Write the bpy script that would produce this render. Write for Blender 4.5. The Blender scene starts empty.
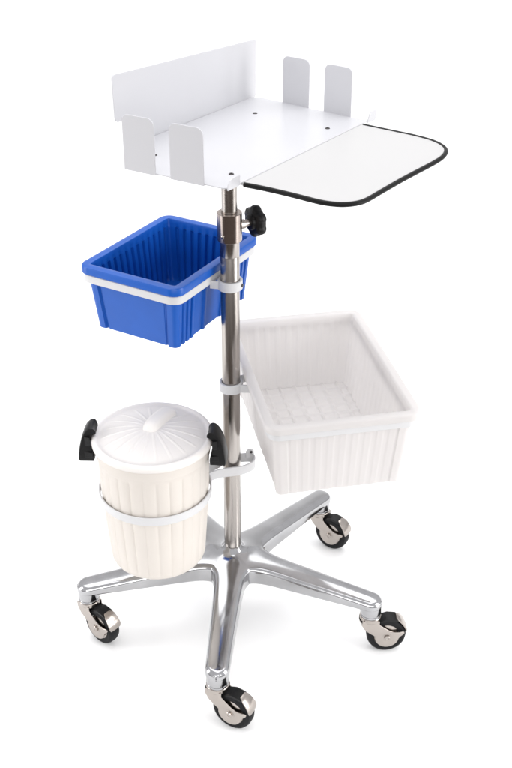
import bpy, bmesh, math, random
from mathutils import Vector, Matrix
random.seed(7)
PI = math.pi
rad = math.radians
sc = bpy.context.scene
COL = sc.collection

# ------------------------------------------------------------------ camera
cam_d = bpy.data.cameras.new('camera')
cam = bpy.data.objects.new('camera', cam_d)
COL.objects.link(cam)
sc.camera = cam
cam_d.sensor_fit = 'VERTICAL'
cam_d.sensor_height = 24.0
cam_d.lens = 1075.15 / 768 * 24
cam_d.clip_end = 200
cam.matrix_world = (Matrix.Translation((0.05231, -1.94356, 1.77075))
                    @ Matrix.Rotation(PI / 2 - 0.536463, 4, 'X') @ Matrix.Rotation(0.00381, 4, 'Z'))

# ------------------------------------------------------------------ studio light
world = bpy.data.worlds.new('World')
sc.world = world
world.use_nodes = True
wn, wl = world.node_tree.nodes, world.node_tree.links
bgn = wn['Background']
tc = wn.new('ShaderNodeTexCoord')
sep = wn.new('ShaderNodeSeparateXYZ')
wl.new(tc.outputs['Generated'], sep.inputs[0])
mr = wn.new('ShaderNodeMapRange')
mr.inputs['From Min'].default_value = -0.35
mr.inputs['From Max'].default_value = 0.25
wl.new(sep.outputs['Z'], mr.inputs['Value'])
cr = wn.new('ShaderNodeValToRGB')
cr.color_ramp.elements[0].position = 0.0
cr.color_ramp.elements[0].color = (0.10, 0.075, 0.06, 1)
cr.color_ramp.elements[1].position = 1.0
cr.color_ramp.elements[1].color = (0.81, 0.81, 0.825, 1)
wl.new(mr.outputs[0], cr.inputs[0])
wl.new(cr.outputs[0], bgn.inputs['Color'])
bgn.inputs['Strength'].default_value = 1.05


def area(name, loc, target, sx, sy, power, col=(1, 1, 1)):
    d = bpy.data.lights.new(name, 'AREA')
    d.shape = 'RECTANGLE'
    d.size, d.size_y = sx, sy
    d.energy = power
    d.color = col
    o = bpy.data.objects.new(name, d)
    COL.objects.link(o)
    o.location = loc
    o.rotation_euler = (Vector(target) - Vector(loc)).to_track_quat('-Z', 'Y').to_euler()
    return o


area('overhead_softbox', (0.1, 1.3, 3.9), (0, 1.2, 0), 4.6, 4.6, 132, (1, 1, 1))
area('right_softbox', (2.7, -0.9, 1.1), (0, 0, 0.35), 1.2, 2.0, 50, (1, 0.995, 0.98))
area('left_softbox', (-2.7, -0.4, 1.1), (0, 0, 0.35), 0.9, 2.0, 30, (1, 0.995, 0.98))
area('front_fill', (0.2, -3.4, 1.35), (0, 0, 0.1), 3.4, 1.2, 43, (1, 0.99, 0.975))  # added fill behind the camera, brightens upright faces and the floor under the cart

sc.view_settings.view_transform = 'Standard'
sc.view_settings.look = 'None'
sc.view_settings.exposure = 0.0
sc.view_settings.gamma = 1.0
sc.cycles.use_denoising = True
sc.cycles.max_bounces = 10
sc.cycles.sample_clamp_indirect = 6


# ------------------------------------------------------------------ materials
def mat(name, col, rough=0.5, metal=0.0, spec=0.5, var=0.0, var_scale=20, bump=0.0, bump_scale=200,
        stretch=(1, 1, 1), trans=0.0, clear=0.0, coat=0.0, rvar=0.0, aniso=0.0):
    m = bpy.data.materials.new(name)
    m.use_nodes = True
    nt = m.node_tree
    N, L = nt.nodes, nt.links
    b = N['Principled BSDF']
    b.inputs['Base Color'].default_value = (*col, 1)
    b.inputs['Roughness'].default_value = rough
    b.inputs['Metallic'].default_value = metal
    b.inputs['Specular IOR Level'].default_value = spec
    b.inputs['Coat Weight'].default_value = coat
    b.inputs['Anisotropic'].default_value = aniso
    tcn = N.new('ShaderNodeTexCoord')
    mp = N.new('ShaderNodeMapping')
    mp.inputs['Scale'].default_value = stretch
    L.new(tcn.outputs['Object'], mp.inputs['Vector'])
    if var > 0 or rvar > 0:
        n = N.new('ShaderNodeTexNoise')
        n.inputs['Scale'].default_value = var_scale
        n.inputs['Detail'].default_value = 4
        L.new(mp.outputs[0], n.inputs['Vector'])
    if var > 0:
        r = N.new('ShaderNodeMapRange')
        r.inputs['From Min'].default_value = 0.25
        r.inputs['From Max'].default_value = 0.75
        r.inputs['To Min'].default_value = 1 - var
        r.inputs['To Max'].default_value = 1 + var
        L.new(n.outputs['Fac'], r.inputs['Value'])
        mx = N.new('ShaderNodeVectorMath')
        mx.operation = 'SCALE'
        mx.inputs[0].default_value = col
        L.new(r.outputs[0], mx.inputs['Scale'])
        L.new(mx.outputs[0], b.inputs['Base Color'])
    if rvar > 0:
        r2 = N.new('ShaderNodeMapRange')
        r2.inputs['To Min'].default_value = max(0, rough - rvar)
        r2.inputs['To Max'].default_value = rough + rvar
        L.new(n.outputs['Fac'], r2.inputs['Value'])
        L.new(r2.outputs[0], b.inputs['Roughness'])
    if bump > 0:
        n2 = N.new('ShaderNodeTexNoise')
        n2.inputs['Scale'].default_value = bump_scale
        n2.inputs['Detail'].default_value = 3
        L.new(mp.outputs[0], n2.inputs['Vector'])
        bp = N.new('ShaderNodeBump')
        bp.inputs['Strength'].default_value = bump
        bp.inputs['Distance'].default_value = 0.001
        L.new(n2.outputs['Fac'], bp.inputs['Height'])
        L.new(bp.outputs[0], b.inputs['Normal'])
    out = N['Material Output']
    sh = b.outputs[0]
    if trans > 0:
        t = N.new('ShaderNodeBsdfTranslucent')
        t.inputs['Color'].default_value = (*col, 1)
        ms = N.new('ShaderNodeMixShader')
        ms.inputs[0].default_value = trans
        L.new(sh, ms.inputs[1])
        L.new(t.outputs[0], ms.inputs[2])
        sh = ms.outputs[0]
    if clear > 0:
        t = N.new('ShaderNodeBsdfTransparent')
        ms = N.new('ShaderNodeMixShader')
        ms.inputs[0].default_value = clear
        L.new(sh, ms.inputs[1])
        L.new(t.outputs[0], ms.inputs[2])
        sh = ms.outputs[0]
    L.new(sh, out.inputs['Surface'])
    return m


M = {}
M['paper'] = mat('white_backdrop_paper', (0.95, 0.95, 0.95), rough=0.9, spec=0.1)
M['tray'] = mat('white_powder_coat', (0.565, 0.565, 0.59), rough=0.25, bump=0.12, bump_scale=500)
M['board'] = mat('white_board', (0.515, 0.51, 0.51), rough=0.4, bump=0.05, bump_scale=300)
M['holder'] = mat('white_coated_band', (0.60, 0.60, 0.61), rough=0.4, bump=0.1, bump_scale=400)
M['edge'] = mat('black_rubber_edge', (0.006, 0.006, 0.006), rough=0.45, spec=0.18)
M['black'] = mat('black_plastic', (0.006, 0.006, 0.0065), rough=0.38, spec=0.25, bump=0.2, bump_scale=700)
M['tyre'] = mat('black_rubber', (0.008, 0.008, 0.009), rough=0.6, spec=0.2, bump=0.2, bump_scale=900)
M['steel'] = mat('brushed_stainless', (0.40, 0.372, 0.350), rough=0.22, metal=1, var=0.12, var_scale=9,
                 stretch=(30, 30, 0.4), rvar=0.05, bump=0.12, bump_scale=60, aniso=0.3)
M['collar'] = mat('turned_steel', (0.40, 0.345, 0.315), rough=0.2, metal=1, var=0.1, var_scale=200, stretch=(0.1, 0.1, 3))
M['chrome'] = mat('polished_aluminium', (0.45, 0.45, 0.46), rough=0.13, metal=1, var=0.10, var_scale=22, rvar=0.09, bump=0.06, bump_scale=24)
M['nickel'] = mat('nickel_plate', (0.44, 0.40, 0.37), rough=0.22, metal=1, var=0.08, var_scale=30, rvar=0.06)
M['blue'] = mat('blue_polypropylene', (0.005, 0.094, 0.46), rough=0.34, spec=0.4, var=0.05, var_scale=25, bump=0.12, bump_scale=160, trans=0.05)
M['milky'] = mat('milky_polypropylene', (0.81, 0.79, 0.782), rough=0.38, var=0.02, var_scale=15, bump=0.15, bump_scale=90, trans=0.45, clear=0.10)
M['cream'] = mat('cream_polyethylene', (0.83, 0.785, 0.735), rough=0.42, var=0.02, var_scale=12, bump=0.2, bump_scale=60, trans=0.28)
M['lid'] = mat('white_polyethylene', (0.90, 0.87, 0.845), rough=0.4, bump=0.15, bump_scale=90, trans=0.2)
M['dark_hole'] = mat('dark_screw', (0.06, 0.055, 0.055), rough=0.4, metal=0.6)


# ------------------------------------------------------------------ helpers
def link(name, bm, m, parent=None, sharp=35, bevel=0.0, seg=2, subsurf=0, smooth=True):
    bmesh.ops.recalc_face_normals(bm, faces=bm.faces)
    me = bpy.data.meshes.new(name)
    bm.to_mesh(me)
    bm.free()
    me.materials.append(m)
    if smooth:
        for p in me.polygons:
            p.use_smooth = True
        me.set_sharp_from_angle(angle=rad(sharp))
    o = bpy.data.objects.new(name, me)
    COL.objects.link(o)
    if bevel:
        md = o.modifiers.new('bevel', 'BEVEL')
        md.width = bevel
        md.segments = seg
        md.limit_method = 'ANGLE'
        md.angle_limit = rad(40)
        md.harden_normals = False
    if subsurf:
        md = o.modifiers.new('sub', 'SUBSURF')
        md.levels = md.render_levels = subsurf
    if parent:
        o.parent = parent
    return o


def empty(name, loc=(0, 0, 0), rz=0.0):
    o = bpy.data.objects.new(name, None)
    COL.objects.link(o)
    o.location = loc
    o.rotation_euler = (0, 0, rz)
    o.empty_display_size = 0.05
    return o


def loft(bm, rings, closed=True, cap0=False, cap1=False):
    R = [[bm.verts.new(p) for p in r] for r in rings]
    n = len(R[0])
    for a, b in zip(R, R[1:]):
        for i in range(n if closed else n - 1):
            j = (i + 1) % n
            bm.faces.new((a[i], a[j], b[j], b[i]))
    if cap0:
        bm.faces.new(R[0])
    if cap1:
        bm.faces.new(R[-1])
    return R


def lathe(bm, prof, n=64, c=(0, 0), ax=None, cap0=False, cap1=False):
    rings = []
    for r, z in prof:
        rings.append([Vector((r * math.cos(2 * PI * i / n), r * math.sin(2 * PI * i / n), z)) for i in range(n)])
    if ax is not None:
        rings = [[ax @ p for p in r] for r in rings]
    else:
        rings = [[p + Vector((c[0], c[1], 0)) for p in r] for r in rings]
    return loft(bm, rings, True, cap0, cap1)


def frame(origin, zdir, xdir=(0, 0, 1)):
    z = Vector(zdir).normalized()
    x = Vector(xdir)
    x = (x - z * x.dot(z)).normalized()
    y = z.cross(x)
    m = Matrix((x, y, z)).transposed().to_4x4()
    m.translation = Vector(origin)
    return m


def prism(bm, pts, t, fr):
    """polygon pts (u,v) extruded by t along the frame's z"""
    a = [bm.verts.new(fr @ Vector((u, v, 0))) for u, v in pts]
    b = [bm.verts.new(fr @ Vector((u, v, t))) for u, v in pts]
    n = len(pts)
    bm.faces.new(a[::-1])
    bm.faces.new(b)
    for i in range(n):
        j = (i + 1) % n
        bm.faces.new((a[i], a[j], b[j], b[i]))


def round_poly(pts, rs, seg=8):
    """round the corners of a polygon"""
    out = []
    n = len(pts)
    for i, p in enumerate(pts):
        r = rs[i] if isinstance(rs, (list, tuple)) else rs
        p = Vector(p)
        if r <= 0:
            out.append(tuple(p))
            continue
        a = (Vector(pts[i - 1]) - p).normalized()
        b = (Vector(pts[(i + 1) % n]) - p).normalized()
        half = a.angle(b) / 2
        d = r / math.tan(half)
        c = p + (a + b).normalized() * (r / math.sin(half))
        s = p + a * d - c
        e = p + b * d - c
        for k in range(seg + 1):
            v = s.lerp(e, k / seg)
            ang = s.angle(e)
            w = (s * math.sin((1 - k / seg) * ang) + e * math.sin(k / seg * ang)) / math.sin(ang)
            out.append(tuple(c + w))
    return out


def strip(bm, path, z0, h, t, closed=False):
    """vertical band following a horizontal path, lightly rounded"""
    P = [Vector(p) for p in path]
    n = len(P)
    rings = []
    for i in range(n):
        if closed:
            d = (P[(i + 1) % n] - P[i - 1]).normalized()
        else:
            d = (P[min(i + 1, n - 1)] - P[max(i - 1, 0)]).normalized()
        nn = Vector((d.y, -d.x))
        e = min(t * 0.3, 0.0008)
        sec = [(-t / 2, e), (-t / 2 + e, 0), (t / 2 - e, 0), (t / 2, e), (t / 2, h - e), (t / 2 - e, h), (-t / 2 + e, h), (-t / 2, h - e)]
        rings.append([Vector((P[i].x + nn.x * o, P[i].y + nn.y * o, z0 + z)) for o, z in sec])
    if closed:
        rings.append(rings[0])
        R = [[bm.verts.new(p) for p in r] for r in rings[:-1]]
        m = len(R)
        for i in range(m):
            a, b = R[i], R[(i + 1) % m]
            for k in range(8):
                bm.faces.new((a[k], a[(k + 1) % 8], b[(k + 1) % 8], b[k]))
    else:
        loft(bm, rings, True, True, True)


def tube(bm, path, r, n=12, caps=True):
    P = [Vector(p) for p in path]
    rings = []
    up = Vector((0, 0, 1))
    for i in range(len(P)):
        d = (P[min(i + 1, len(P) - 1)] - P[max(i - 1, 0)]).normalized()
        x = up.cross(d)
        if x.length < 1e-4:
            x = Vector((1, 0, 0))
        x.normalize()
        y = d.cross(x)
        rings.append([P[i] + x * r * math.cos(2 * PI * k / n) + y * r * math.sin(2 * PI * k / n) for k in range(n)])
    loft(bm, rings, True, caps, caps)


def rrect(w, l, r, ns, nl, nc=8):
    """rounded rectangle samples: (x, y, nx, ny, side, s) ; fixed count"""
    out = []
    hw, hl = w / 2, l / 2
    r = max(r, 1e-4)
    sides = [  # start, dir, normal, length, count, id
        (Vector((hw, -hl + r)), Vector((0, 1)), Vector((1, 0)), l - 2 * r, nl, 0),
        (Vector((hw - r, hl)), Vector((-1, 0)), Vector((0, 1)), w - 2 * r, ns, 1),
        (Vector((-hw, hl - r)), Vector((0, -1)), Vector((-1, 0)), l - 2 * r, nl, 2),
        (Vector((-hw + r, -hl)), Vector((1, 0)), Vector((0, -1)), w - 2 * r, ns, 3)]
    for st, d, nn, L, cnt, sid in sides:
        for k in range(cnt + 1):
            p = st + d * (L * k / cnt)
            out.append((p.x, p.y, nn.x, nn.y, sid, k / cnt))
        c = st + d * L - nn * r
        for k in range(1, nc):
            a = PI / 2 * k / nc
            v = nn * math.cos(a) + d * math.sin(a)
            q = c + v * r
            out.append((q.x, q.y, v.x, v.y, sid + 10, k / nc))
    return out


# ------------------------------------------------------------------ backdrop
bm = bmesh.new()
FZ = -0.0119
prof = [(-0.95, FZ), (4.2, FZ)]
for k in range(1, 17):
    a = PI / 2 * k / 16
    prof.append((4.2 + 1.6 * math.sin(a), FZ + 1.6 - 1.6 * math.cos(a)))
prof.append((5.8, 4.2))
rows = [[Vector((x, y, z)) for x in (-4.5, -1.5, 1.5, 4.5)] for y, z in prof]
loft(bm, rows, closed=False)
bd = link('backdrop', bm, M['paper'], sharp=60)
bd['kind'] = 'structure'

# ------------------------------------------------------------------ cart
cart = empty('utility_cart')
cart['label'] = 'rolling steel pole stand with white top tray and five-legged chrome caster base'
cart['category'] = 'medical cart'

# --- five star base --------------------------------------------------------
R_STEM = 0.337
ARM_ANG = [rad(193.66 + 72 * k) for k in range(5)]
W_HUB, W_TIP, R_END = 0.0330, 0.0255, R_STEM + 0.0245


def half_w(s):
    t = min(max((s - 0.06) / (R_STEM - 0.06), 0), 1)
    w = W_HUB + (W_TIP - W_HUB) * t
    if s > R_STEM:
        q = min((s - R_STEM) / (R_END - R_STEM), 1)
        w *= math.sqrt(max(1 - q * q, 0))
    fil = 0.030 * math.exp(-max(s - 0.045, 0) / 0.017)
    lim = math.tan(PI / 5) * s
    return min(lim, w + fil), lim


S = [0.008, 0.013, 0.017, 0.0202, 0.023, 0.026, 0.03, 0.034, 0.04, 0.046, 0.050, 0.054, 0.057, 0.060, 0.063, 0.066, 0.070, 0.074, 0.078, 0.086, 0.095, 0.105, 0.12, 0.14, 0.17, 0.2, 0.23, 0.26,
     0.285, 0.300, 0.310, 0.317, 0.323, 0.328, 0.3325, R_STEM, 0.340, 0.343, 0.3458, 0.3484, 0.3508, 0.353, 0.355, 0.3570, 0.3588, 0.3602, 0.3611, 0.3614, R_END - 0.00002]
outline = []
for s in [0.03 + 0.0006 * k for k in range(553)]:
    w, lim = half_w(s)
    if w < lim - 1e-5:
        outline.append((s, w))
        outline.append((s, -w))
outline.append((R_END, 0))


_ed = {}


def edge_dist(s, y):
    k = (round(s, 5), round(abs(y), 6))
    if k not in _ed:
        _ed[k] = min(math.hypot(s - a, y - b) for a, b in outline if abs(a - s) < 0.06)
    return _ed[k]


def top_z(s):
    t = min(max((s - 0.02) / (R_END - 0.02), 0), 1)
    return 0.1700 - 0.031 * t


NT = 22
bm = bmesh.new()
for ang in ARM_ANG:
    ca, sa = math.cos(ang), math.sin(ang)
    tops, bots = [], []
    for s in S:
        w, lim = half_w(s)
        rt, rb = [], []
        for k in range(NT + 1):
            t = -math.cos(PI * k / NT)
            y = w * t
            d = edge_dist(s, y) if (w < lim - 1e-5 or s > 0.035) else 0.03
            if abs(t) > 0.9999 and w < lim - 1e-5:
                d = 0
            b = 0.0125
            q = 1 - min(d / b, 1)
            z = top_z(s) - 0.0115 * (1 - math.sqrt(max(1 - q * q, 0))) - 0.0022 * (1 - min(d / 0.033, 1)) ** 2
            r = math.hypot(s, y)
            z += 0.018 * math.exp(-max(r - 0.0185, 0) / 0.009)
            zb = 0.118 - 0.002 * min(max((s - 0.05) / 0.2, 0), 1)
            q2 = 1 - min(d / 0.007, 1)
            zb += 0.005 * (1 - math.sqrt(max(1 - q2 * q2, 0)))
            rt.append(bm.verts.new((s * ca - y * sa, s * sa + y * ca, z)))
            rb.append(bm.verts.new((s * ca - y * sa, s * sa + y * ca, zb)))
        tops.append(rt)
        bots.append(rb)
    for i in range(len(S) - 1):
        for k in range(NT):
            bm.faces.new((tops[i][k], tops[i][k + 1], tops[i + 1][k + 1], tops[i + 1][k]))
            bm.faces.new((bots[i][k], bots[i + 1][k], bots[i + 1][k + 1], bots[i][k + 1]))
        for k in (0, NT):
            w, lim = half_w(S[i + 1])
            if w < lim - 1e-5:
                bm.faces.new((tops[i][k], tops[i + 1][k], bots[i + 1][k], bots[i][k]))
    # ferrule cup under the tip
    lathe(bm, [(0.0238, 0.122), (0.0238, 0.0985), (0.0230, 0.0970), (0.0218, 0.0970), (0.0218, 0.0960), (0.0232, 0.0950), (0.0232, 0.0920), (0.014, 0.0910)],
          32, (R_STEM * ca, R_STEM * sa))
bmesh.ops.remove_doubles(bm, verts=bm.verts, dist=0.00012)
lathe(bm, [(0.046, 0.121), (0.044, 0.108), (0.03, 0.102)], 40, (0, 0), cap1=True)
base = link('star_base', bm, M['chrome'], cart, sharp=50)


# --- casters --------------------------------------------------------------
def make_caster():
    bm = bmesh.new()
    lathe(bm, [(0.0195, 0.0845), (0.021, 0.083), (0.0205, 0.076), (0.0165, 0.071), (0.008, 0.069)], 32, cap0=True, cap1=True)
    cx, cz, r = 0.033, 0.0388, 0.0230
    pts = [(-0.0175, 0.079), (-0.0165, 0.068), (-0.009, 0.056), (0.003, 0.047)]
    for k in range(0, 15):
        a = rad(172 + (352 - 172) * k / 14)
        pts.append((cx + r * math.cos(a), cz + r * math.sin(a)))
    pts += [(0.0590, 0.0405), (0.0645, 0.0455), (0.0665, 0.0490), (0.0655, 0.0520), (0.0620, 0.0525), (0.0560, 0.0505), (0.046, 0.0510), (0.036, 0.0555), (0.022, 0.0660), (0.0165, 0.071), (0.0165, 0.079)]
    for y0 in (-0.0175, 0.0155):
        fr = Matrix(((1, 0, 0, 0), (0, 0, 1, y0), (0, 1, 0, 0), (0, 0, 0, 1)))
        prism(bm, pts, 0.002, fr)
    # hood joining the two cheeks at the back of the swivel
    hood = []
    for k in range(7):
        u = k / 6
        x = -0.0172 + 0.0165 * u * u
        z = 0.0745 - 0.026 * u
        hood.append([Vector((x + dx, y, z)) for y, dx in ((-0.0165, 0.0), (-0.008, -0.0035), (0.0, -0.0048), (0.008, -0.0035), (0.0165, 0.0))])
    loft(bm, hood, closed=False)
    c = link('caster', bm, M['nickel'], None, sharp=30, bevel=0.0006)
    # tyre and hub, axle along local y at (cx, cz)
    A = frame((cx, 0, cz), (0, 1, 0), (1, 0, 0))
    bm = bmesh.new()
    lathe(bm, [(0.025, -0.0115), (0.0325, -0.0128), (0.0366, -0.0108), (0.0386, -0.006), (0.0388, 0), (0.0386, 0.006), (0.0366, 0.0108), (0.0325, 0.0128), (0.025, 0.0115)], 48, ax=A)
    link('tyre', bm, M['tyre'], c)
    bm = bmesh.new()
    lathe(bm, [(0.004, -0.0125), (0.016, -0.0125), (0.024, -0.0105), (0.0265, -0.0115), (0.0265, 0.0115), (0.024, 0.0105), (0.016, 0.0125), (0.004, 0.0125)], 40, ax=A, cap0=True, cap1=True)
    link('wheel_hub', bm, M['nickel'], c)
    bm = bmesh.new()
    lathe(bm, [(0.0025, -0.0202), (0.003, -0.0210), (0.005, -0.0210), (0.0062, -0.0198), (0.0062, -0.0178), (0.0095, -0.0178), (0.0095, -0.0172), (0.003, -0.017), (0.003, 0.0176), (0.0095, 0.0177), (0.0095, 0.0183), (0.0062, 0.0184), (0.0062, 0.0198), (0.005, 0.0210), (0.002, 0.0212)], 24, ax=A, cap0=True, cap1=True)
    link('axle_bolt', bm, M['nickel'], c, sharp=20)
    # brake lever: a curved plate bridging the cheeks behind the wheel top
    bm = bmesh.new()
    prof = [(0.050, 0.0768), (0.0535, 0.0752), (0.0575, 0.0725), (0.0635, 0.0665), (0.0682, 0.0595), (0.0708, 0.0530), (0.0705, 0.0480)]
    rings = []
    for i, (px, pz) in enumerate(prof):
        w = [0.008, 0.0105, 0.0120, 0.0130, 0.0140, 0.0140, 0.0120][i]
        a = prof[max(i - 1, 0)]
        b = prof[min(i + 1, len(prof) - 1)]
        d = Vector((b[0] - a[0], b[1] - a[1])).normalized()
        nx, nz = -d.y, d.x
        t = 0.0012
        rings.append([Vector((px + nx * o, yy, pz + nz * o)) for yy, o in ((-w, t), (-w * 0.5, t * 1.6), (0, t * 1.9), (w * 0.5, t * 1.6), (w, t), (w, -t), (0, -t * 0.3), (-w, -t))])
    loft(bm, rings, True, True, True)
    link('brake_lever', bm, M['nickel'], c, sharp=45)
    # dark brake block above the tyre
    bm = bmesh.new()
    prism(bm, [(0.012, 0.0690), (0.022, 0.0745), (0.034, 0.0785), (0.050, 0.0765), (0.0560, 0.0720), (0.050, 0.0720), (0.034, 0.0745), (0.022, 0.0700), (0.014, 0.066)], 0.024,
          Matrix(((1, 0, 0, 0), (0, 0, 1, -0.012), (0, 1, 0, 0), (0, 0, 0, 1))))
    link('brake_block', bm, M['black'], c)
    return c


def copy_tree(o, parent):
    c = o.copy()
    COL.objects.link(c)
    c.parent = parent
    for ch in list(o.children):
        copy_tree(ch, c)
    return c


proto = make_caster()
for i, (ang, sw) in enumerate(zip(ARM_ANG, (-40, -27, 3, -33, -20))):
    c = proto if i == 0 else copy_tree(proto, cart)
    c.parent = cart
    c.location = (R_STEM * math.cos(ang), R_STEM * math.sin(ang), FZ)
    c.scale = (1.16, 1.16, 1.215)
    c.rotation_euler = (0, 0, rad(sw))

# --- poles ----------------------------------------------------------------
bm = bmesh.new()
lathe(bm, [(0.0188, 0.120), (0.0190, 0.122), (0.0190, 0.9085), (0.01885, 0.9090), (0.01885, 0.9097), (0.0190, 0.9102), (0.0190, 0.9440)], 64)
link('lower_pole', bm, M['steel'], cart)
bm = bmesh.new()
lathe(bm, [(0.0152, 0.9), (0.0152, 1.1385)], 64, cap0=True, cap1=True)
link('upper_pole', bm, M['steel'], cart)
bm = bmesh.new()
lathe(bm, [(0.0191, 0.942), (0.0236, 0.942), (0.0242, 0.9428), (0.0242, 0.9982), (0.0234, 0.9990), (0.0170, 0.9990), (0.0160, 0.9982), (0.0153, 0.9982)], 64)
link('height_collar', bm, M['collar'], cart, sharp=30)

# --- star knob on its threaded rod
kd = Vector((math.cos(rad(33)), math.sin(rad(33)), 0.0))
kc = Vector((0.0475, 0.0305, 0.968))
bm = bmesh.new()
A = frame(kc - kd * 0.036, kd)
lathe(bm, [(0.0095, 0.0), (0.0095, 0.012), (0.0075, 0.013), (0.0075, 0.028)], 24, ax=A, cap0=True, cap1=True)
link('threaded_rod', bm, M['nickel'], cart)
bm = bmesh.new()
A = frame(Vector((-0.012, -0.0205, 0.956)), (-0.5, -0.86, 0))
lathe(bm, [(0.004, 0), (0.004, 0.0022), (0.003, 0.0028)], 6, ax=A, cap1=True)
link('clamp_screw', bm, M['nickel'], cart)
bm = bmesh.new()
A = frame(kc - kd * 0.012, kd)
rings = []
for z, f in ((0.0, 0.45), (0.001, 0.50), (0.005, 0.55), (0.006, 0.86), (0.0085, 0.96), (0.013, 1.0), (0.019, 0.99), (0.0225, 0.94), (0.0245, 0.84), (0.0255, 0.5), (0.0250, 0.2)):
    ring = []
    for k in range(84):
        a = 2 * PI * k / 84
        lob = 0.0303 + 0.0020 * math.tanh(2.4 * math.cos(6 * a))
        if f < 0.6:
            lob = 0.030
        ring.append(A @ Vector((lob * f * math.cos(a), lob * f * math.sin(a), z)))
    rings.append(ring)
loft(bm, rings, True, True, True)
link('star_knob', bm, M['black'], cart, sharp=45)

# --- tray: local axes u (e1), v (e2) rotated about the pole -------------------
PSI = -0.6083850
TZ = 1.1446
tray_fr = Matrix.Rotation(PSI, 4, 'Z')
bm = bmesh.new()
outline2 = [(-0.120, -0.148), (-0.052, -0.2315), (0.147, -0.2160), (0.156, -0.209), (0.156, 0.243), (-0.105, 0.2545), (-0.120, 0.245)]
prism(bm, round_poly(outline2, [0.004, 0.003, 0.005, 0.005, 0.003, 0.004, 0.004], 4), 0.0022, Matrix.Translation((0, 0, TZ - 0.0022)) @ tray_fr)
tray = link('top_tray', bm, M['tray'], cart, bevel=0.0005)
# the folded flaps
FL = [(-0.049, 0.0165), (0.0525, 0.1165)]


def wall(name, pts, rs, origin, udir, ndir, t, m=None):
    u, n = Vector(udir), Vector(ndir)
    fr = Matrix((u, Vector((0, 0, 1)), n)).transposed().to_4x4()
    fr.translation = Vector(origin)
    fr = tray_fr @ fr
    bm = bmesh.new()
    prism(bm, round_poly(pts, rs, 10), t, fr)
    return link(name, bm, m or M['tray'], tray, bevel=0.0006)


for v0, n, sl in ((-0.2279, -1, 0.0779), (0.2495, 1, -0.043)):
    for a, b in (FL if n > 0 else [(-0.0515, 0.0140), (0.0440, 0.1115)]):
        f = wall('side_flap', [(a, -0.0035), (b, -0.0035), (b, 0.094), (a, 0.094)], [0.001, 0.001, 0.013, 0.013], (0, v0, TZ), Vector((1, sl, 0)).normalized(), Vector((-sl * n, n, 0)).normalized(), 0.0020)
        if n < 0:
            f['label'] = 'upright flap on the near edge of the tray'
        else:
            f['label'] = 'upright flap on the far edge of the tray'
wall('back_panel', [(-0.139, -0.0035), (0.262, -0.0035), (0.262, 0.1135), (-0.174, 0.134), (-0.172, 0.050), (-0.139, 0.046)], [0.001, 0.006, 0.006, 0.008, 0.010, 0.001],
     (-0.1222, 0, TZ), (0, 1, 0), (-1, 0, 0), 0.0022)
# small rounded end lugs at the shelf side
wall('end_lug', [(-0.2180, -0.0025), (-0.184, -0.0025), (-0.184, 0.016), (-0.2180, 0.016)], [0.001, 0.001, 0.002, 0.0175], (0.1562, 0, TZ), (0, 1, 0), (1, 0, 0), 0.0022)
wall('end_lug', [(0.238, -0.004), (0.272, -0.004), (0.272, 0.0175), (0.250, 0.0175)], [0.001, 0.006, 0.009, 0.008], (0.1562, 0, TZ), (0, 1, 0), (1, 0, 0), 0.0022)
for u in (-0.049, 0.119):
    for v in (-0.155, 0.155):
        bm = bmesh.new()
        p = tray_fr @ Vector((u, v, 0))
        lathe(bm, [(0.0046, TZ - 0.0005), (0.0046, TZ + 0.0006), (0.0038, TZ + 0.0014), (0.0022, TZ + 0.0014), (0.0020, TZ + 0.0004)], 20, (p.x, p.y), cap1=True)
        link('screw', bm, M['dark_hole'], tray)
# mounting plate and bracket under the tray
bm = bmesh.new()
prism(bm, round_poly([(-0.06, -0.11), (0.10, -0.11), (0.10, 0.11), (-0.06, 0.11)], 0.01, 4), 0.004, Matrix.Translation((0, 0, TZ - 0.0066)) @ tray_fr)
lathe(bm, [(0.034, 1.1378), (0.034, 1.133), (0.020, 1.128), (0.020, 1.105), (0.0155, 1.105)], 40)
link('mounting_plate', bm, M['steel'], cart, bevel=0.0005)

# --- side writing shelf with black edging ---------------------------------------
SZ = TZ - 0.0022


def catmull(a, n=5):
    out = []
    for i in range(len(a) - 1):
        q = [a[max(0, min(len(a) - 1, i + d))] for d in (-1, 0, 1, 2)]
        for k in range(n):
            t = k / n
            out.append(tuple(0.5 * (2 * q[1][m] + (q[2][m] - q[0][m]) * t + (2 * q[0][m] - 5 * q[1][m] + 4 * q[2][m] - q[3][m]) * t * t
                                    + (3 * q[1][m] - q[0][m] - 3 * q[2][m] + q[3][m]) * t ** 3) for m in range(len(a[0]))))
    return out + [a[-1]]


path = catmull([(0.1561, -0.1745), (0.19, -0.1705), (0.225, -0.1685), (0.26, -0.168), (0.295, -0.1685), (0.3159, -0.1665), (0.337, -0.1585), (0.350, -0.1465), (0.3580, -0.132),
                (0.3615, -0.112), (0.3618, -0.0685), (0.3625, -0.01), (0.3648, 0.048), (0.3675, 0.105), (0.3662, 0.143), (0.3575, 0.175), (0.3400, 0.197), (0.3105, 0.2125),
                (0.2714, 0.2190), (0.2365, 0.2200), (0.20, 0.2205), (0.1561, 0.2215)])
bm = bmesh.new()
prism(bm, path, 0.0050, Matrix.Translation((0, 0, SZ - 0.0045)) @ tray_fr)
shelf = link('side_shelf', bm, M['board'], cart, sharp=30)
bm = bmesh.new()
P3 = [tray_fr @ Vector((max(u, 0.1590), v, SZ - 0.002)) for u, v in path]
tube(bm, P3, 0.0043, 12)
link('edge_trim', bm, M['edge'], shelf)
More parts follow.
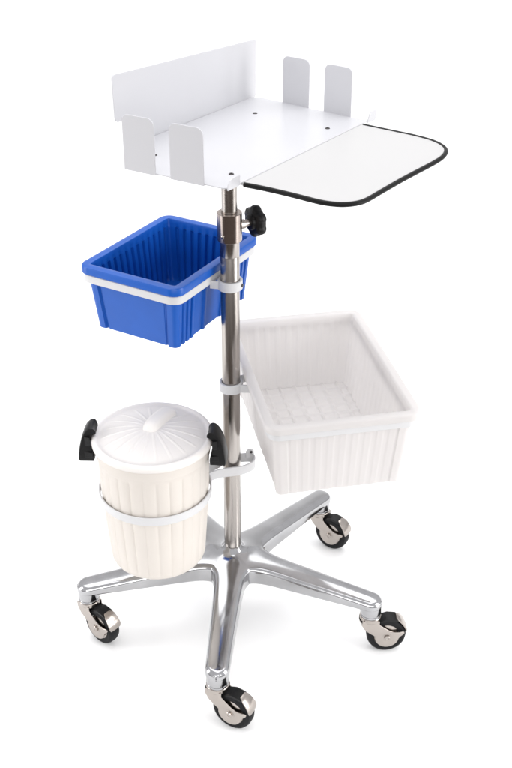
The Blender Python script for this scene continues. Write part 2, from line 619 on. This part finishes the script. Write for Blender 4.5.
# hinge brackets under the shelf
bm = bmesh.new()
prism(bm, round_poly([(0.135, -0.166), (0.178, -0.166), (0.178, 0.214), (0.135, 0.214)], 0.003, 3), 0.003, Matrix.Translation((0, 0, SZ - 0.0078)) @ tray_fr)
link('shelf_hinge', bm, M['holder'], cart)


# --- bin holders: band round the bin + clamp round the pole ----------------------
def place2d(c, ang):
    ca, sa = math.cos(ang), math.sin(ang)
    return lambda x, y: (c[0] + x * ca - y * sa, c[1] + x * sa + y * ca)


def clamp_ring(bm, z0, h, r=0.0195, t=0.0055):
    lathe(bm, [(r, z0 + 0.0008), (r + 0.0008, z0), (r + t - 0.001, z0), (r + t, z0 + 0.001), (r + t, z0 + h - 0.001), (r + t - 0.001, z0 + h), (r + 0.0008, z0 + h), (r, z0 + h - 0.0008), (r, z0 + 0.0008)], 48)


def make_holder(c, ang, w, l, r, z0, h, link_side, zc, hc, label):
    pf = place2d(c, ang)
    bm = bmesh.new()
    pts = [pf(a[0], a[1]) for a in rrect(w, l, r, 6, 8, 6)]
    strip(bm, pts, z0, h, 0.0035, closed=True)
    o = link('bin_band', bm, M['holder'], cart)
    o['label'] = label
    bm = bmesh.new()
    clamp_ring(bm, zc, hc)
    # short web between clamp and band
    inv_x = link_side
    ca, sa = math.cos(ang), math.sin(ang)
    lx = (-c[0]) * ca + (-c[1]) * sa
    ly = -(-c[0]) * sa + (-c[1]) * ca
    sg = 1 if lx > 0 else -1
    if abs(lx) - w / 2 > 0.026:
        for dy in (-0.018, 0.018):
            p0 = pf(lx - sg * 0.016, ly + dy)
            p1 = pf((w / 2 - 0.001) * sg, ly + dy * 1.3)
            strip(bm, [p0, ((p0[0] + p1[0]) / 2, (p0[1] + p1[1]) / 2), p1], zc + 0.0015, hc - 0.003, 0.004)
    k = link('pole_clamp', bm, M['holder'], o)
    return o


make_holder((-0.1217, 0.083), rad(-29.8), 0.231, 0.306, 0.022, 0.8495, 0.0165, 1, 0.838, 0.020, 'white band carrying the blue bin')
make_holder((0.1815, 0.036), rad(11.6), 0.301, 0.454, 0.022, 0.6130, 0.0155, -1, 0.602, 0.021, 'white band carrying the translucent bin')

# screw of the blue bin's clamp
bm = bmesh.new()
A = frame((0.0235, -0.008, 0.848), (0.92, -0.38, 0))
lathe(bm, [(0.0035, 0), (0.0035, 0.0022), (0.0015, 0.0028)], 12, ax=A, cap1=True)
link('clamp_screw', bm, M['dark_hole'], cart)

# pail hoop
PC = (-0.161, -0.087)
bm = bmesh.new()
pts = [(PC[0] + 0.1185 * math.cos(2 * PI * k / 72), PC[1] + 0.1185 * math.sin(2 * PI * k / 72)) for k in range(72)]
strip(bm, pts, 0.399, 0.0195, 0.0035, closed=True)
hoop = link('pail_hoop', bm, M['holder'], cart)
hoop['label'] = 'white hoop carrying the lidded pail'
bm = bmesh.new()
loop = [(-0.052, -0.050), (-0.040, -0.041), (-0.022, -0.032), (0.0, -0.0265), (0.020, -0.0215), (0.038, -0.011), (0.0470, 0.000), (0.0500, 0.013), (0.0470, 0.0240),
        (0.037, 0.0290), (0.020, 0.0275), (0.0, 0.0255), (-0.018, 0.018), (-0.030, 0.004), (-0.050, -0.012), (-0.066, -0.018)]
sm = []
for i in range(len(loop) - 1):
    p0, p1, p2, p3 = [Vector(loop[max(0, min(len(loop) - 1, i + d))]) for d in (-1, 0, 1, 2)]
    for k in range(4):
        t = k / 4
        sm.append(tuple(0.5 * ((2 * p1) + (p2 - p0) * t + (2 * p0 - 5 * p1 + 4 * p2 - p3) * t * t + (3 * p1 - p0 - 3 * p2 + p3) * t ** 3)))
sm.append(loop[-1])
strip(bm, sm, 0.3965, 0.0230, 0.0040)
# upright ear with its screw
prism(bm, round_poly([(-0.010, 0.0), (0.010, 0.0), (0.009, 0.021), (-0.009, 0.021)], [0.001, 0.001, 0.006, 0.006], 5), 0.003,
      Matrix(((0.906, 0, -0.423, 0.040), (0.423, 0, 0.906, 0.0270), (0, 1, 0, 0.410), (0, 0, 0, 1))))
link('pole_clamp', bm, M['holder'], hoop)
bm = bmesh.new()
A = frame((0.042, 0.0265, 0.4245), (0.42, -0.91, 0))
lathe(bm, [(0.0030, 0), (0.0030, 0.0022), (0.0015, 0.0028)], 12, ax=A, cap1=True)
link('clamp_screw', bm, M['dark_hole'], hoop)


# ------------------------------------------------------------------ bins
def smoothstep(a, b, x):
    t = min(max((x - a) / (b - a), 0), 1)
    return t * t * (3 - 2 * t)


def bin_mesh(w, l, r, H, taper, flange, rimh, wall_t, inner_corr, outer_corr, ns, nl, floor_fn=None, foot=None):
    """w,l = outer size at rim; z = 0 bottom .. H top"""
    bm = bmesh.new()
    ow, ol = w - 2 * flange, l - 2 * flange        # wall outer size at top
    rings = []

    def ring(off, z, corr=None, taper_on=True, depth=1.0):
        tz = taper * (1 - z / H) if taper_on else 0
        base = rrect(ow + 2 * off - 2 * tz, ol + 2 * off - 2 * tz, max(r + off - tz * 0.3, 0.004), ns, nl)
        out = []
        for x, y, nx, ny, sid, s in base:
            L = (ol if sid % 2 == 0 else ow)
            d = corr(sid, s, L, z) * depth if (corr and sid < 10) else 0
            out.append(Vector((x + nx * d, y + ny * d, z)))
        return out
    b = 0.004
    # outside from the bottom up
    zs_out = [0.0015, 0.006, 0.03, H * 0.5, H - rimh - 0.012, H - rimh]
    rings.append(ring(-0.004, 0.0, outer_corr))
    for z in zs_out:
        zz = z
        rr = ring(0, zz, outer_corr)
        rings.append(rr)
    f = flange
    rings.append(ring(0.0015, H - rimh, None, False))
    rings.append(ring(f - 0.001, H - rimh, None, False))
    rings.append(ring(f, H - rimh + 0.001, None, False))
    rings.append(ring(f, H - b, None, False))
    rings.append(ring(f - b * 0.3, H - b * 0.3, None, False))
    rings.append(ring(f - b, H, None, False))
    rings.append(ring(-wall_t + 0.0035, H, None, False))
    rings.append(ring(-wall_t + 0.001, H - 0.001, None, False))
    rings.append(ring(-wall_t, H - 0.0035, None, False))
    rings.append(ring(-wall_t, H - rimh * 0.75, None, False))
    # inside down
    rings.append(ring(-wall_t, H - rimh - 0.001, inner_corr, True, 0.3))
    rings.append(ring(-wall_t, H - rimh - 0.004, inner_corr))
    rings.append(ring(-wall_t, H * 0.5, inner_corr))
    rings.append(ring(-wall_t, 0.012, inner_corr))
    rings.append(ring(-wall_t - 0.003, 0.0055, inner_corr))
    R = loft(bm, rings, True)
    if foot:
        for v in R[0] + R[1]:
            v.co.z += foot(v.co.x, v.co.y)
    bm.faces.new(R[0])
    # floor
    fw = ow / 2 - wall_t - taper + 0.001
    fl = ol / 2 - wall_t - taper + 0.001
    if floor_fn:
        nx_, ny_ = 90, 140
        G = [[bm.verts.new((-fw + 2 * fw * i / nx_, -fl + 2 * fl * j / ny_, floor_fn(-fw + 2 * fw * i / nx_, -fl + 2 * fl * j / ny_))) for i in range(nx_ + 1)] for j in range(ny_ + 1)]
        for j in range(ny_):
            for i in range(nx_):
                bm.faces.new((G[j][i], G[j][i + 1], G[j + 1][i + 1], G[j + 1][i]))
    else:
        bm.faces.new(R[-1])
    return bm


def ribs(pitch, width, depth, margin=0.012, soft=0.0022):
    def f(sid, s, L, z):
        x = (s - 0.5) * L
        if abs(x) > L / 2 - margin:
            return 0
        q = (x / pitch + 0.5) % 1 - 0.5
        d = abs(q) * pitch
        return depth * (1 - smoothstep(width / 2 - soft / 2, width / 2 + soft / 2, d))
    return f


# blue bin -----------------------------------------------------------------
def blue_outer(sid, s, L, z):
    x = abs((s - 0.5) * L)
    d = 0.0
    e = L / 2 - x
    if sid % 2 == 0:      # long sides: corner ribs, then wide shallow panels
        for a, b, dd in ((0.008, 0.017, 0.0055), (0.026, 0.034, 0.0055), (0.044, 0.052, 0.005), (0.060, 0.104, 0.0035), (0.112, 0.17, 0.0035)):
            d -= dd * (smoothstep(a, a + 0.002, e) - smoothstep(b - 0.002, b, e))
    else:                 # short sides: recessed flat panel between corner posts
        d = -0.0050 * smoothstep(0.012, 0.014, e) + 0.0025 * (smoothstep(0.020, 0.022, e))
    return d


bm = bin_mesh(0.240, 0.315, 0.014, 0.143, 0.014, 0.0095, 0.017, 0.0095, ribs(0.0225, 0.009, 0.0058, 0.008), blue_outer, 150, 200)
blue = link('storage_bin', bm, M['blue'], None, sharp=40)
blue.location = (-0.1217, 0.083, 0.742)
blue.rotation_euler = (0, 0, rad(-29.8))
blue['label'] = 'small opaque blue ribbed plastic bin held high on the pole below the tray'
blue['category'] = 'bin'

# translucent bin --------------------------------------------------------------


def grid_floor(x, y):
    qx = abs((x / 0.034) % 1 - 0.5) * 2
    qy = abs((y / 0.034) % 1 - 0.5) * 2
    m = max(qx, qy)
    return 0.0058 + 0.0038 * smoothstep(0.76, 0.90, m)


def foot_cut(x, y):
    return 0.0


def milky_outer(sid, s, L, z):
    x = abs((s - 0.5) * L)
    e = L / 2 - x
    base = ribs(0.0290, 0.0170, 0.0008, 0.02, 0.006)(sid, s, L, z)
    return base - 0.0025 * smoothstep(0.014, 0.016, e)


bm = bin_mesh(0.316, 0.468, 0.016, 0.180, 0.016, 0.0125, 0.016, 0.0075, ribs(0.0290, 0.0170, 0.0012, 0.010, 0.006), milky_outer, 190, 290, grid_floor)
milky = link('storage_bin', bm, M['milky'], None, sharp=50)
milky.location = (0.1815, 0.036, 0.465)
milky.rotation_euler = (0, 0, rad(11.6))
milky['label'] = 'large translucent white ribbed plastic bin hanging to the right of the pole'
milky['category'] = 'bin'

# ------------------------------------------------------------------ pail
pail = empty('lidded_pail', (PC[0], PC[1], 0.235))
pail['label'] = 'round cream plastic pail with ribbed lid and black clip handles left of the pole'
pail['category'] = 'pail'
Z0 = 0.222
NB = 384
bm = bmesh.new()
rings = []
prof = [(0.000, 0.089, 0), (0.002, 0.0965, 0), (0.008, 0.1015, 0.4), (0.016, 0.1032, 1), (0.10, 0.1090, 1), (0.165, 0.1128, 1), (0.185, 0.1142, 1), (0.245, 0.1155, 1), (0.262, 0.1158, 0.8), (0.268, 0.1166, 0),
        (0.272, 0.1185, 0), (0.276, 0.1190, 0), (0.300, 0.1200, 0), (0.310, 0.1200, 0), (0.310, 0.1165, 0), (0.300, 0.1150, 0), (0.15, 0.1065, 0), (0.012, 0.098, 0), (0.008, 0.090, 0)]
for z, r, fl in prof:
    ring = []
    for k in range(NB):
        a = 2 * PI * k / NB
        q = (a * 26 / (2 * PI)) % 1
        flute = 0.0032 * math.sqrt(max(1 - (2 * q - 1) ** 2, 0)) - 0.0026
        rr = r + flute * fl
        ring.append(Vector((rr * math.cos(a), rr * math.sin(a), z)))
    rings.append(ring)
loft(bm, rings, True, True, True)
link('pail_body', bm, M['cream'], pail, sharp=40)
# lid
bm = bmesh.new()
prof = [(0.2985, 0.1215), (0.2985, 0.1248), (0.3000, 0.1262), (0.306, 0.1262), (0.3085, 0.1255), (0.3115, 0.1240), (0.3135, 0.1215), (0.3142, 0.1185), (0.3135, 0.1160), (0.3110, 0.1145),
        (0.3095, 0.1120), (0.3100, 0.1080), (0.3120, 0.1020)]
prof += [(0.3120 + 0.018 * (1 - (r / 0.1020) ** 2), r) for r in (0.094, 0.085, 0.075, 0.065, 0.055, 0.045, 0.035, 0.025, 0.015, 0.006)]
rings = []
NL = 480
for z, r in prof:
    ring = []
    for k in range(NL):
        a = 2 * PI * k / NL
        q = abs((a * 20 / (2 * PI)) % 1 - 0.5) * 2 / 20 * PI * r        # distance from the rib line
        rib = 0.0011 * (1 - smoothstep(0.0012, 0.0034, q)) * smoothstep(0.02, 0.04, r) * (1 - smoothstep(0.096, 0.104, r))
        ring.append(Vector((r * math.cos(a), r * math.sin(a), z + rib)))
    rings.append(ring)
loft(bm, rings, True, False, True)
lid = link('pail_lid', bm, M['lid'], pail, sharp=50)
# moulded grip across the lid
bm = bmesh.new()
hd = Vector((0.42, 0.91, 0)).normalized()
hx = Vector((hd.y, -hd.x, 0))
rings = []
for t in [k / 16 for k in range(17)]:
    s = -0.020 + 0.104 * t
    e = math.sqrt(max(1 - abs(2 * t - 1) ** 4, 0.02))
    hw = 0.0165 * (0.55 + 0.45 * e)
    hz = 0.020 * e
    zb = 0.3225 - 0.010 * t * t
    rings.append([Vector((0, 0, zb)) + hd * s + hx * a * hw + Vector((0, 0, b * hz + 0.004)) for a, b in
                  ((-1.5, -0.4), (-1.12, 0.12), (-0.95, 0.6), (-0.72, 0.9), (-0.35, 1), (0.35, 1), (0.72, 0.9), (0.95, 0.6), (1.12, 0.12), (1.5, -0.4))])
loft(bm, rings, True, True, True)
link('lid_grip', bm, M['lid'], lid, sharp=50)


# clip handles: hooked over the lid rim
def clip(ang):
    bm = bmesh.new()
    # side profile (r, z) from the lid's rim outwards
    outer = [(0.1165, 0.3250), (0.1205, 0.3325), (0.1280, 0.3340), (0.1355, 0.3285), (0.1425, 0.3170), (0.1480, 0.3010), (0.1520, 0.2820), (0.1545, 0.2630), (0.1535, 0.2555)]
    inner = [(0.1150, 0.3190), (0.1190, 0.3190), (0.1235, 0.3170), (0.1272, 0.3090), (0.1280, 0.3000), (0.1275, 0.2930), (0.1235, 0.2830), (0.1205, 0.2680), (0.1215, 0.2555)]
    width = [0.0165, 0.0190, 0.0200, 0.0205, 0.0210, 0.0215, 0.0220, 0.0225, 0.0220]

    def fine(a):
        out = []
        for i in range(len(a) - 1):
            q = [a[max(0, min(len(a) - 1, i + d))] for d in (-1, 0, 1, 2)]
            for k in range(4):
                t = k / 4
                f = lambda p0, p1, p2, p3: 0.5 * (2 * p1 + (p2 - p0) * t + (2 * p0 - 5 * p1 + 4 * p2 - p3) * t * t + (3 * p1 - p0 - 3 * p2 + p3) * t ** 3)
                out.append(tuple(f(*[c[m] for c in q]) for m in range(len(a[0]))))
        return out + [a[-1]]
    outer, inner = fine(outer), fine(inner)
    width = [w[0] for w in fine([(w,) for w in width])]
    rings = []
    for o, i, w in zip(outer, inner, width):
        om = [(o[0] - 0.0018, w), (o[0] - 0.0002, w * 0.86), (o[0] + 0.0004, 0), (o[0] - 0.0002, -w * 0.86), (o[0] - 0.0018, -w)]
        im = [(i[0], -w), (i[0], -w * 0.8), (i[0], 0), (i[0], w * 0.8), (i[0], w)]
        zo, zi = o[1], i[1]
        rings.append([Vector((r, y, zo)) for r, y in om] + [Vector((r, y, zi)) for r, y in im])
    loft(bm, rings, True, True, True)
    # latch block between grip and rim, with a lower jaw under the rim
    for (r0, r1, z0, z1, w) in ((0.1268, 0.1380, 0.2960, 0.3160, 0.0270), (0.1225, 0.1400, 0.2660, 0.2790, 0.0265)):
        loft(bm, [[Vector((r, y, z)) for r, y in ((r0, -w), (r1, -w + 0.004), (r1, w - 0.004), (r0, w))] for z in (z0, z1)], True, True, True)
    m = Matrix.Rotation(ang, 4, 'Z')
    bmesh.ops.transform(bm, matrix=m, verts=bm.verts)
    return link('clip_handle', bm, M['black'], pail, sharp=40, bevel=0.0012)


clip(rad(179))
clip(rad(-5))
